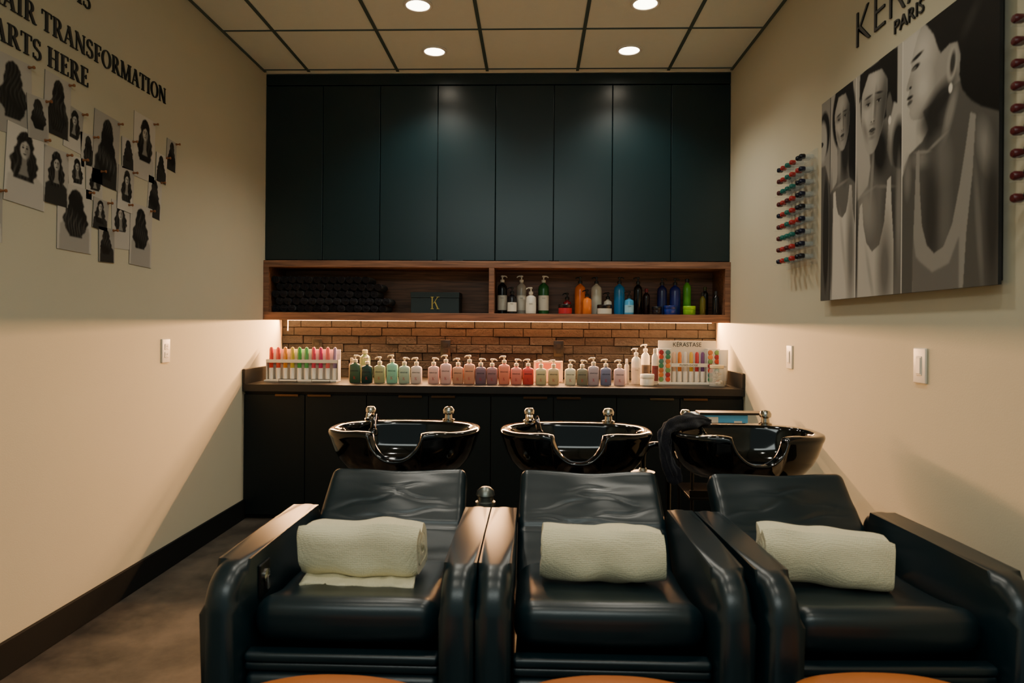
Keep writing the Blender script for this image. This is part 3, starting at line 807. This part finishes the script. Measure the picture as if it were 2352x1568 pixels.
# ------------------------------------------------------------ painted prints
class Paint:
    def __init__(s, w, h, nx, ny, bg):
        s.w, s.h, s.nx, s.ny = w, h, nx, ny
        s.X, s.Y = np.meshgrid(np.linspace(0, w, nx), np.linspace(0, h, ny))
        s.I = np.full(s.X.shape, float(bg))
    def blur(s, M, n):
        for _ in range(n):
            P = np.pad(M, 1, mode='edge')
            M = (P[1:-1, 1:-1]*2+P[:-2, 1:-1]+P[2:, 1:-1]+P[1:-1, :-2]+P[1:-1, 2:])/6
        return M
    def ell(s, cx, cy, rx, ry, rot=0, soft=.25):
        c, sn = math.cos(rot), math.sin(rot); dx, dy = s.X-cx, s.Y-cy
        d = np.sqrt(((dx*c+dy*sn)/rx)**2+((-dx*sn+dy*c)/ry)**2)
        return np.clip((1-d)/soft+.5, 0, 1)
    def poly(s, pts, b=2):
        ins = np.zeros(s.X.shape, bool); n = len(pts)
        for i in range(n):
            x1, y1 = pts[i]; x2, y2 = pts[(i+1) % n]
            if y1 == y2: continue
            c = ((y1 > s.Y) != (y2 > s.Y)) & (s.X < (x2-x1)*(s.Y-y1)/(y2-y1)+x1)
            ins ^= c
        return s.blur(ins.astype(float), b)
    def put(s, M, v, clip=None, k=1.0):
        M = M*k
        if clip is not None: M = M*clip
        s.I = s.I*(1-M)+v*M
    def mesh(s, name, MX, depth, tint=(1.0, .94, .82)):
        nx, ny = s.nx, s.ny; V = []
        z0 = depth
        xs = s.X.ravel(); ys = s.Y.ravel()
        V = [(float(a-s.w/2), float(b-s.h/2), z0) for a, b in zip(xs, ys)]
        F = [(j*nx+i, j*nx+i+1, (j+1)*nx+i+1, (j+1)*nx+i) for j in range(ny-1) for i in range(nx-1)]
        nb = len(V); hw, hh = s.w/2, s.h/2
        V += [(-hw, -hh, 0), (hw, -hh, 0), (hw, hh, 0), (-hw, hh, 0), (-hw, -hh, z0*.999), (hw, -hh, z0*.999), (hw, hh, z0*.999), (-hw, hh, z0*.999)]
        F += [(nb+3, nb+2, nb+1, nb)]+[(nb+i, nb+(i+1) % 4, nb+4+(i+1) % 4, nb+4+i) for i in range(4)]
        me = bpy.data.meshes.new(name); me.from_pydata(V, [], F)
        at = me.attributes.new('col', 'FLOAT_COLOR', 'POINT')
        g = s.I.ravel(); C = np.ones((len(V), 4), np.float32)
        for k in range(3): C[:nb, k] = g*tint[k]
        C[nb:, :3] = .02
        at.data.foreach_set('color', C.ravel())
        me.materials.append(M_print); me.transform(MX); me.update()
        return me

# big print
P = Paint(1.175, .885, 420, 316, .16)
X = P.X; Yy = P.Y
cA = ((X >= .09) & (X < .329)).astype(float); cB = ((X >= .329) & (X < .674)).astype(float); cC = (X >= .674).astype(float); c0 = (X < .09).astype(float)
P.put(c0, .30); P.put(P.ell(.03, .74, .055, .10, 0, .2), .02, c0); P.put(P.ell(.012, .71, .045, .09, 0, .3), .42, c0); P.put(P.ell(.0, .70, .02, .012), .03, c0)
P.put(P.poly([(0, 0), (.09, 0), (.09, .5), (.04, .6), (0, .6)], 4), .12, c0); P.put(P.ell(.05, .3, .03, .25), .04, c0)
def face(cx, cy, rx, ry, tilt, clip, skin, side=1):
    c, s_ = math.cos(tilt), math.sin(tilt)
    def loc(u, v): return cx+u*rx*c-v*ry*s_, cy+u*rx*s_+v*ry*c
    oval = [loc(u, v) for u, v in ((0, -1.0), (.22, -.97), (.46, -.80), (.72, -.50), (.88, -.12), (.95, .3), (.88, .68), (.6, .95), (0, 1.05), (-.6, .95), (-.88, .68), (-.95, .3), (-.88, -.12), (-.72, -.50), (-.46, -.80), (-.22, -.97))]
    ov = P.poly(oval, 2)
    P.put(ov, skin, clip)
    P.put(P.ell(*loc(.85, -.1), rx*.55, ry*1.0, tilt, 1.4), skin*.20, clip*ov, .95)
    P.put(P.ell(*loc(-.10, .62), rx*.5, ry*.25, tilt, 1.5), skin*1.3, clip*ov, .7)
    P.put(P.ell(*loc(-.48, -.10), rx*.26, ry*.20, tilt, 1.6), skin*1.35, clip*ov, .7)
    P.put(P.ell(*loc(-.55, -.42), rx*.12, ry*.24, tilt+.5, 1.5), skin*.5, clip*ov, .7)
    for sx in (-.42, .36):
        P.put(P.ell(*loc(sx, .20), rx*.28, ry*.11, tilt, 1.5), skin*.30, clip, .75)
        P.put(P.ell(*loc(sx, .135), rx*.15, ry*.026, tilt, .6), skin*.8, clip, .8)
        P.put(P.ell(*loc(sx+.02, .138), rx*.07, ry*.034, tilt, .6), .008, clip)
        P.put(P.ell(*loc(sx, .162), rx*.18, ry*.016, tilt, .7), .006, clip)
        P.put(P.ell(*loc(sx, .31), rx*.26, ry*.026, tilt+.12*(1 if sx < 0 else -1), .9), .025, clip, .9)
    P.put(P.ell(*loc(.14, .02), rx*.08, ry*.32, tilt, 1.6), skin*.38, clip, .8)
    P.put(P.ell(*loc(-.02, -.02), rx*.05, ry*.24, tilt, 1.5), skin*1.35, clip, .6)
    P.put(P.ell(*loc(.0, -.25), rx*.09, ry*.035, tilt, 1.2), skin*1.2, clip, .6)
    P.put(P.ell(*loc(-.10, -.275), rx*.04, ry*.018, tilt, .8), .02, clip, .85)
    P.put(P.ell(*loc(.09, -.275), rx*.04, ry*.018, tilt, .8), .02, clip, .85)
    P.put(P.ell(*loc(.0, -.33), rx*.16, ry*.03, tilt, 1.4), skin*.45, clip, .6)
    P.put(P.ell(*loc(-.09, -.455), rx*.15, ry*.030, tilt+.14, .8), .08, clip)
    P.put(P.ell(*loc(.09, -.455), rx*.15, ry*.030, tilt-.14, .8), .07, clip)
    P.put(P.ell(*loc(.0, -.528), rx*.18, ry*.040, tilt, .9), .12, clip)
    P.put(P.ell(*loc(-.04, -.53), rx*.09, ry*.014, tilt, 1.1), .30, clip, .7)
    P.put(P.ell(*loc(.0, -.487), rx*.22, ry*.010, tilt, .6), .006, clip)
    P.put(P.ell(*loc(.02, -.63), rx*.18, ry*.04, tilt, 1.5), skin*.42, clip, .7)
# panel A
P.put(cA, .42); P.put(P.ell(.215, .775, .105, .15, 0, .12), .012, cA); P.put(P.ell(.31, .60, .05, .20, 0, .4), .012, cA)
P.put(P.poly([(.16, .70), (.25, .70), (.25, .54), (.27, .50), (.33, .46), (.33, 0), (.09, 0), (.09, .46), (.155, .50), (.165, .54)], 3), .17, cA)
P.put(P.ell(.235, .61, .04, .11, 0, .8), .025, cA, .95); P.put(P.ell(.178, .58, .015, .08, 0, 1.0), .34, cA, .7)
P.put(P.ell(.20, .485, .05, .006, .1, 1.2), .32, cA, .7)
P.put(P.poly([(.125, .46), (.145, .465), (.155, .40), (.175, .36), (.21, .34), (.245, .36), (.262, .40), (.275, .465), (.295, .46), (.305, .36), (.33, .28), (.33, 0), (.10, 0), (.105, .24), (.122, .34)], 1), .60, cA)
P.put(P.ell(.29, .2, .035, .22, 0, 1.2), .16, cA, .85); P.put(P.ell(.105, .25, .016, .25, 0, .8), .07, cA, .9)
P.put(P.ell(.22, .22, .012, .12, .2, 1.2), .38, cA, .6)
face(.205, .745, .074, .122, .04, cA, .38)
P.put(P.poly([(.12, .78), (.14, .885), (.30, .885), (.31, .70), (.275, .72), (.27, .80), (.235, .855), (.17, .86)], 2), .010, cA)
# panel B
P.put(cB, .46); P.put(P.ell(.50, .78, .135, .20, -.1, .1), .012, cB); P.put(P.ell(.65, .52, .045, .10, 0, .5), .03, cB)
P.put(P.poly([(.43, .62), (.585, .66), (.57, .53), (.60, .47), (.70, .42), (.70, 0), (.33, 0), (.33, .38), (.43, .43), (.45, .5)], 4), .19, cB)
P.put(P.ell(.52, .54, .06, .10, .2, .8), .02, cB, .97); P.put(P.ell(.60, .30, .05, .2, 0, 1.2), .07, cB, .9); P.put(P.ell(.42, .34, .05, .09, .3, 1.2), .38, cB, .7)
P.put(P.ell(.462, .46, .010, .11, -.1, 1.0), .34, cB, .7); P.put(P.ell(.655, .30, .018, .16, 0, 1.0), .34, cB, .7)
P.put(P.ell(.42, .405, .06, .006, .15, 1.2), .34, cB, .7); P.put(P.ell(.56, .40, .06, .006, -.2, 1.2), .30, cB, .6)
P.put(P.poly([(.365, .36), (.385, .37), (.395, .28), (.42, .21), (.465, .17), (.52, .19), (.555, .27), (.575, .42), (.60, .43), (.605, .33), (.62, .2), (.62, 0), (.335, 0), (.345, .2)], 1), .55, cB)
P.put(P.ell(.56, .10, .05, .16, 0, 1.2), .14, cB, .85); P.put(P.ell(.338, .2, .014, .25, 0, .8), .06, cB, .9); P.put(P.ell(.45, .08, .012, .10, .3, 1.2), .34, cB, .6)
face(.468, .715, .104, .170, -.10, cB, .42)
P.put(P.ell(.585, .69, .022, .045, -.1, .4), .14, cB); P.put(P.ell(.589, .635, .010, .016, 0, .4), .75, cB)
P.put(P.poly([(.355, .77), (.36, .885), (.64, .885), (.64, .68), (.605, .70), (.575, .79), (.53, .845), (.43, .86)], 2), .010, cB)
# panel C : profile
P.put(cC, .50); P.put(P.poly([(.674, 0), (.76, 0), (.76, .885), (.674, .885)], 8), .62, cC, .5)
prof = [(.80, .90), (.765, .86), (.742, .82), (.728, .785), (.733, .772), (.722, .75), (.706, .725), (.699, .708), (.703, .700), (.718, .697), (.715, .687), (.705, .678), (.706, .668), (.714, .664), (.707, .655), (.709, .643), (.722, .634), (.720, .615), (.728, .598), (.745, .587), (.79, .578), (.835, .585), (.835, .53), (.80, .50), (.72, .475), (.685, .44), (.674, .36), (.674, 0), (1.18, 0), (1.18, .9)]
P.put(P.poly(prof, 1), .36, cC)
body = P.poly([(.80, .60), (1.18, .66), (1.18, 0), (.674, 0), (.674, .40), (.72, .475), (.80, .50), (.835, .53)], 3)
P.put(body, .13, cC)
P.put(P.ell(.80, .80, .06, .07, 0, 1.3), .60, cC, .85); P.put(P.ell(.80, .68, .045, .05, 0, 1.3), .62, cC, .85); P.put(P.ell(.745, .62, .03, .03, 0, 1.3), .5, cC, .7)
P.put(P.ell(.757, .765, .024, .009, .1, .6), .015, cC); P.put(P.ell(.748, .762, .012, .005, .1, .6), .3, cC, .6); P.put(P.ell(.765, .797, .034, .007, .15, .7), .02, cC)
P.put(P.ell(.722, .672, .018, .006, 0, .7), .03, cC); P.put(P.ell(.722, .655, .015, .007, .1, .8), .10, cC); P.put(P.ell(.725, .705, .008, .005, 0, .7), .03, cC)
P.put(P.ell(.89, .60, .10, .045, .45, .9), .03, cC, .95); P.put(P.ell(.86, .53, .05, .06, .3, 1.1), .03, cC, .9)
P.put(P.ell(.95, .55, .02, .08, -.4, 1.0), .34, cC, .8); P.put(P.ell(.80, .44, .06, .025, -.2, 1.2), .30, cC, .8); P.put(P.ell(.71, .40, .02, .06, 0, 1.1), .30, cC, .7)
P.put(P.ell(.90, .42, .05, .07, .3, 1.2), .22, cC, .8); P.put(P.ell(.85, .25, .04, .20, 0, 1.2), .05, cC, .8); P.put(P.ell(.93, .22, .03, .2, 0, 1.2), .20, cC, .7)
P.put(P.ell(.88, .475, .05, .006, .3, 1.1), .36, cC, .7); P.put(P.ell(.80, .465, .04, .005, -.2, 1.1), .40, cC, .6)
P.put(P.poly([(.765, .47), (.782, .478), (.786, .34), (.80, .22), (.83, .15), (.87, .12), (.92, .135), (.965, .20), (1.0, .31), (1.03, .43), (1.05, .52), (1.075, .505), (1.062, .34), (1.035, .17), (1.02, 0), (.745, 0), (.75, .2)], 1), .34, cC)
P.put(P.poly([(.79, .10), (.86, .06), (.95, .08), (1.0, .16), (1.0, 0), (.745, 0), (.745, .2), (.765, .12)], 4), .18, cC, .85)
P.put(P.ell(1.12, .40, .03, .07, .3, 1.2), .34, cC, .8); P.put(P.ell(1.15, .20, .03, .2, 0, 1.0), .04, cC, .8); P.put(P.ell(1.09, .18, .012, .16, .1, 1.0), .24, cC, .7)
P.put(P.poly([(.80, .9), (.86, .83), (.885, .775), (.90, .755), (.945, .765), (.985, .755), (1.0, .71), (.995, .65), (1.01, .60), (1.05, .555), (1.10, .52), (1.18, .48), (1.18, .9)], 2), .010, cC)
P.put(P.ell(1.05, .80, .05, .02, .8, 1.2), .05, cC, .6)
P.put(P.ell(.958, .70, .026, .055, -.15, .3), .42, cC); P.put(P.ell(.962, .70, .013, .034, -.15, .6), .06, cC); P.put(P.ell(.952, .625, .010, .015, 0, .4), .8, cC)
for xd, vv, ww in ((.09, .02, .003), (.329, .7, .003), (.674, .7, .003)): P.put((np.abs(X-xd) < ww).astype(float), vv)
P.I = np.clip(P.I, .008, 1)**1.12
e = empty('framed_print', (1.306, 2.53, 1.8125))
m_ = P.mesh('print_surface', MX_RIGHT, .010); mk('print_surface', m_, e, (-.004, 0, 0))
MB().box(-.004, .016, -.565, .565, -.43, .43, b=.002).obj('backing_panel', M_ink, e)
top(e, 'large black and white print of women in white tank tops', 'picture')

# text on right wall
o = mk('wall_lettering', text_mesh('KÉRASTASE', 1.12, .145, M_ink, .006, MX_RIGHT, off=-.020), None, (XR-.0035, 2.85, 2.395)); top(o, 'large black sans serif brand lettering above the print', 'sign lettering')
o = mk('wall_lettering', text_mesh('PARIS', .19, .048, M_ink, .006, MX_RIGHT), None, (XR-.0035, 2.555, 2.328)); top(o, 'small black lettering reading PARIS above the print', 'sign lettering')
# text on left wall (right-aligned ends)
for txt, yend, zb, cap, sc_ in (('IS', 2.79, 2.545, .08, 1), ('HAIR TRANSFORMATION', 3.375, 2.348, .076, None), ('STARTS HERE', 2.78, 2.222, .076, 1)):
    words = txt.split(' '); parts = [serif_text(w_, cap, .005, MX_LEFT) for w_ in words]
    tot = sum(p[1] for p in parts)+.34*cap*(len(parts)-1)
    if sc_ is None: sc_ = 1.13/tot
    yy = yend-tot*sc_
    for w_, (me, w) in zip(words, parts):
        o = mk('wall_lettering', me, None, (XL+.003, yy, zb)); o.scale = (1, sc_, 1)
        top(o, f'black raised serif wall letters reading {w_}', 'sign lettering'); yy += (w+.34*cap)*sc_

# small photos on left wall
def small(kind, seed, w, h):
    rs = random.Random(seed); nx = 60; ny = int(60*h/w)
    p = Paint(1.0, h/w, nx, ny, rs.uniform(.35, .62)); H = h/w
    hx, hy = .5+rs.uniform(-.06, .06), H*.72
    strand = np.zeros(p.X.shape)
    for q in range(3):
        strand += np.clip(np.sin((p.X+.05*np.sin(p.Y*rs.uniform(6, 12)+seed+q))*rs.uniform(30, 90)+rs.uniform(0, 6)+2*np.sin(p.Y*4+seed)), 0, 1)**3*np.clip(np.sin(p.Y*rs.uniform(3, 8)+rs.uniform(0, 6)+p.X*3), 0, 1)
    strand = p.blur(strand, 1)
    def hair(cx, top_, bot, hw, taper):
        N = 26; Lp, Rp = [], []
        for i in range(N+1):
            t = i/N
            if t < .3: ww = hw*.62*math.sqrt(max(0, 1-(1-t/.3)**2))
            else: ww = hw*(.62+.38*sstep(.3, .65, t))*(1-taper*sstep(.7, 1.0, t))
            Lp.append((cx-ww-.022*math.sin(i*1.1+seed)*min(1, t*3), top_+(bot-top_)*t))
            Rp.append((cx+ww+.022*math.sin(i*1.3+seed*2)*min(1, t*3), top_+(bot-top_)*t))
        M = p.poly(Lp+Rp[::-1], 1)
        p.I = p.I*(1-M)+M*(.012+.05*strand)
    if kind == 'back':
        p.put(p.poly([(.05, 0), (.08, H*.38), (.3, H*.50), (.7, H*.50), (.93, H*.38), (.95, 0)], 2), rs.choice((.03, .35, .5)))
        hair(hx, H*.95, H*rs.uniform(.06, .28), .36, .45)
    else:
        p.put(p.poly([(.02, 0), (.06, H*.34), (.3, H*.44), (.7, H*.44), (.94, H*.34), (.98, 0)], 2), rs.choice((.03, .5, .58)))
        hair(hx, H*.96, H*rs.uniform(.16, .36), .34, .25)
        p.put(p.poly([(hx-.055, hy), (hx+.055, hy), (hx+.07, H*.47), (hx+.13, H*.38), (hx-.13, H*.38), (hx-.07, H*.47)], 1), .24)
        p.put(p.ell(hx, hy, .115, .17, 0, .25), .46)
        p.put(p.ell(hx+.07, hy-.02, .05, .13, 0, 1), .18, None, .8)
        for sx in (-.048, .045):
            p.put(p.ell(hx+sx, hy+.03, .03, .014, 0, .6), .02); p.put(p.ell(hx+sx, hy+.065, .036, .008, 0, .6), .05)
        p.put(p.ell(hx, hy-.085, .04, .014, 0, .6), .06); p.put(p.ell(hx+.01, hy-.03, .012, .035, 0, 1), .2, None, .7)
        p.put(p.poly([(hx-.16, hy), (hx-.14, hy+.22), (hx+.14, hy+.22), (hx+.16, hy), (hx+.085, hy+.12), (hx+.01, hy+.16), (hx-.085, hy+.10)], 1), .014)
    p.X *= w; p.Y *= w; p.w, p.h = w, h
    return p.mesh('paper', MX_LEFT, .0012)
pics = [(2.37, 2.05, .17, .265, 'back', .03), (2.595, 2.086, .135, .223, 'back', -.04), (2.49, 2.007, .10, .154, 'back', .06), (2.69, 2.025, .10, .166, 'face', -.10),
 (2.435, 1.811, .185, .27, 'face', -.06), (2.59, 1.811, .125, .208, 'face', -.02), (2.78, 1.96, .085, .136, 'back', .05), (2.90, 1.992, .165, .30, 'back', -.05),
 (3.055, 2.018, .085, .135, 'back', .03), (3.19, 2.08, .165, .29, 'face', -.03), (3.43, 2.105, .085, .149, 'back', -.06), (3.335, 2.017, .09, .135, 'back', -.05),
 (2.71, 1.847, .09, .138, 'face', .04), (2.82, 1.83, .10, .132, 'face', .02), (3.04, 1.853, .11, .19, 'face', -.06), (3.28, 1.86, .11, .19, 'back', -.08),
 (2.70, 1.667, .19, .255, 'back', -.01), (2.862, 1.711, .095, .125, 'face', -.08), (3.01, 1.687, .125, .205, 'face', .03), (3.165, 1.66, .165, .275, 'back', -.03),
 (2.905, 1.585, .10, .143, 'back', .02), (2.26, 1.616, .12, .18, 'face', 0)]
for i, (yy, zz, w, h, kd, rot) in enumerate(pics):
    e = empty('photo_print', (XL+.0004+.0013*(i % 3), yy, zz)); e.rotation_euler = (rot, 0, 0)
    w *= 1.08; h *= 1.04
    mk('paper', small(kd, i+11, w, h), e)
    MB().lathe([(.0055, 0), (.006, .002), (.004, .006), (.0035, .016), (.006, .018), (.006, .022), (0, .024)], 12, mx=Matrix.Translation((.0015, w*.42, h*.46)) @ Matrix.Rotation(math.pi/2, 4, 'Y')).obj('push_pin', M_pin, e)
    top(e, 'pinned black and white photo of long wavy hair from behind' if kd == 'back' else 'pinned black and white portrait photo of a woman with dark hair', 'photo', 'hair photos pinned to the wall')

# ------------------------------------------------------------ vial racks on right wall
def vial_master(capc):
    e = empty('hair_vial', (0, 0, 0)); rr = Matrix.Rotation(-math.pi/2, 4, 'Y')
    MB().lathe([(.008, 0), (.0105, .004), (.0105, .038), (.008, .041)], 14, mx=rr).obj('vial_glass', M_glass, e)
    MB().lathe([(.0105, .040), (.0125, .043), (.0125, .060), (.009, .066), (0, .067)], 14, mx=rr).obj('cap', plastic(capc, .35), e)
    return e
caps = [(10, 13, 40), (8, 9, 20), (168, 40, 36), (24, 104, 92), (84, 24, 26)]
capn = ['navy', 'black', 'red', 'teal', 'dark red']
masters = [vial_master(c_) for c_ in caps]
used = [False]*5
def rack(yc, cols_, mixed=True):
    e = empty('vial_rack', (XR, yc, 1.82))
    MB().box(-.006, -.001, -.19, .19, -.27, .27, b=.001).obj('back_plate', M_acryl, e)
    for r in range(9):
        MB().box(-.070, -.006, -.185, .185, -.244+r*.0588-.003, -.244+r*.0588, b=.0008).obj('shelf_ledge', M_acryl, e)
    top(e, 'clear acrylic wall rack with nine rows of coloured vials', 'rack', 'vial racks')
    for r in range(9):
        for (dy, ci) in cols_:
            ci2 = ci if (r+ci) % 4 or not mixed else (ci+1) % 5
            loc = (XR-.0065, yc+dy, 1.82-.244+r*.0588+.0128)
            if not used[ci2]: o = masters[ci2]; o.location = loc; used[ci2] = True
            else: o = clone(masters[ci2], loc)
            o['label'] = f'{capn[ci2]}-capped clear vial lying on an acrylic ledge'; o['category'] = 'vial'; o['group'] = 'vials on the acrylic racks'
rack(3.42, [(-.15, 0), (-.11, 1), (-.03, 2), (.03, 3), (.09, 2), (.14, 4)])
rack(1.66, [(.17, 4), (.12, 1), (.06, 4)], False)
for i, u in enumerate(used):
    if not u:
        for ch in list(masters[i].children): bpy.data.objects.remove(ch)
        bpy.data.objects.remove(masters[i])

# ------------------------------------------------------------ added fill light and world
def area(loc, rot, sx, sy, en, col):
    l = bpy.data.lights.new('offscreen_fill_light', 'AREA'); l.shape = 'RECTANGLE'; l.size = sx; l.size_y = sy; l.energy = en; l.color = col
    o = mk('offscreen_fill_light', l, None, loc); o.rotation_euler = rot
    top(o, 'soft fill light added overhead, out of view', 'ceiling light'); return o
area((-.2, -.6, 2.9), (math.radians(25), 0, 0), 2.4, 1.0, 44, (.92, 1.0, .94))  # unseen area lamp behind the camera, added as general fill
w = bpy.data.worlds.new('World'); SC.world = w; w.use_nodes = True
w.node_tree.nodes['Background'].inputs[0].default_value = (.72, .90, .84, 1); w.node_tree.nodes['Background'].inputs[1].default_value = .30

# ------------------------------------------------------------ camera
cd = bpy.data.cameras.new('camera'); cd.sensor_width = 36; cd.lens = 24.0; cd.shift_y = -32/2352
cam = bpy.data.objects.new('camera', cd); COL.objects.link(cam); cam.location = (0, 0, 1.24)
th = math.radians(1.79); ro = math.radians(.42)
Mx = Matrix.Rotation(th, 4, 'Z') @ Matrix.Rotation(math.pi/2, 4, 'X') @ Matrix.Rotation(ro, 4, 'Z')
cam.rotation_euler = Mx.to_euler()
cd.dof.use_dof = True; cd.dof.focus_distance = 4.5; cd.dof.aperture_fstop = 4.5
SC.camera = cam
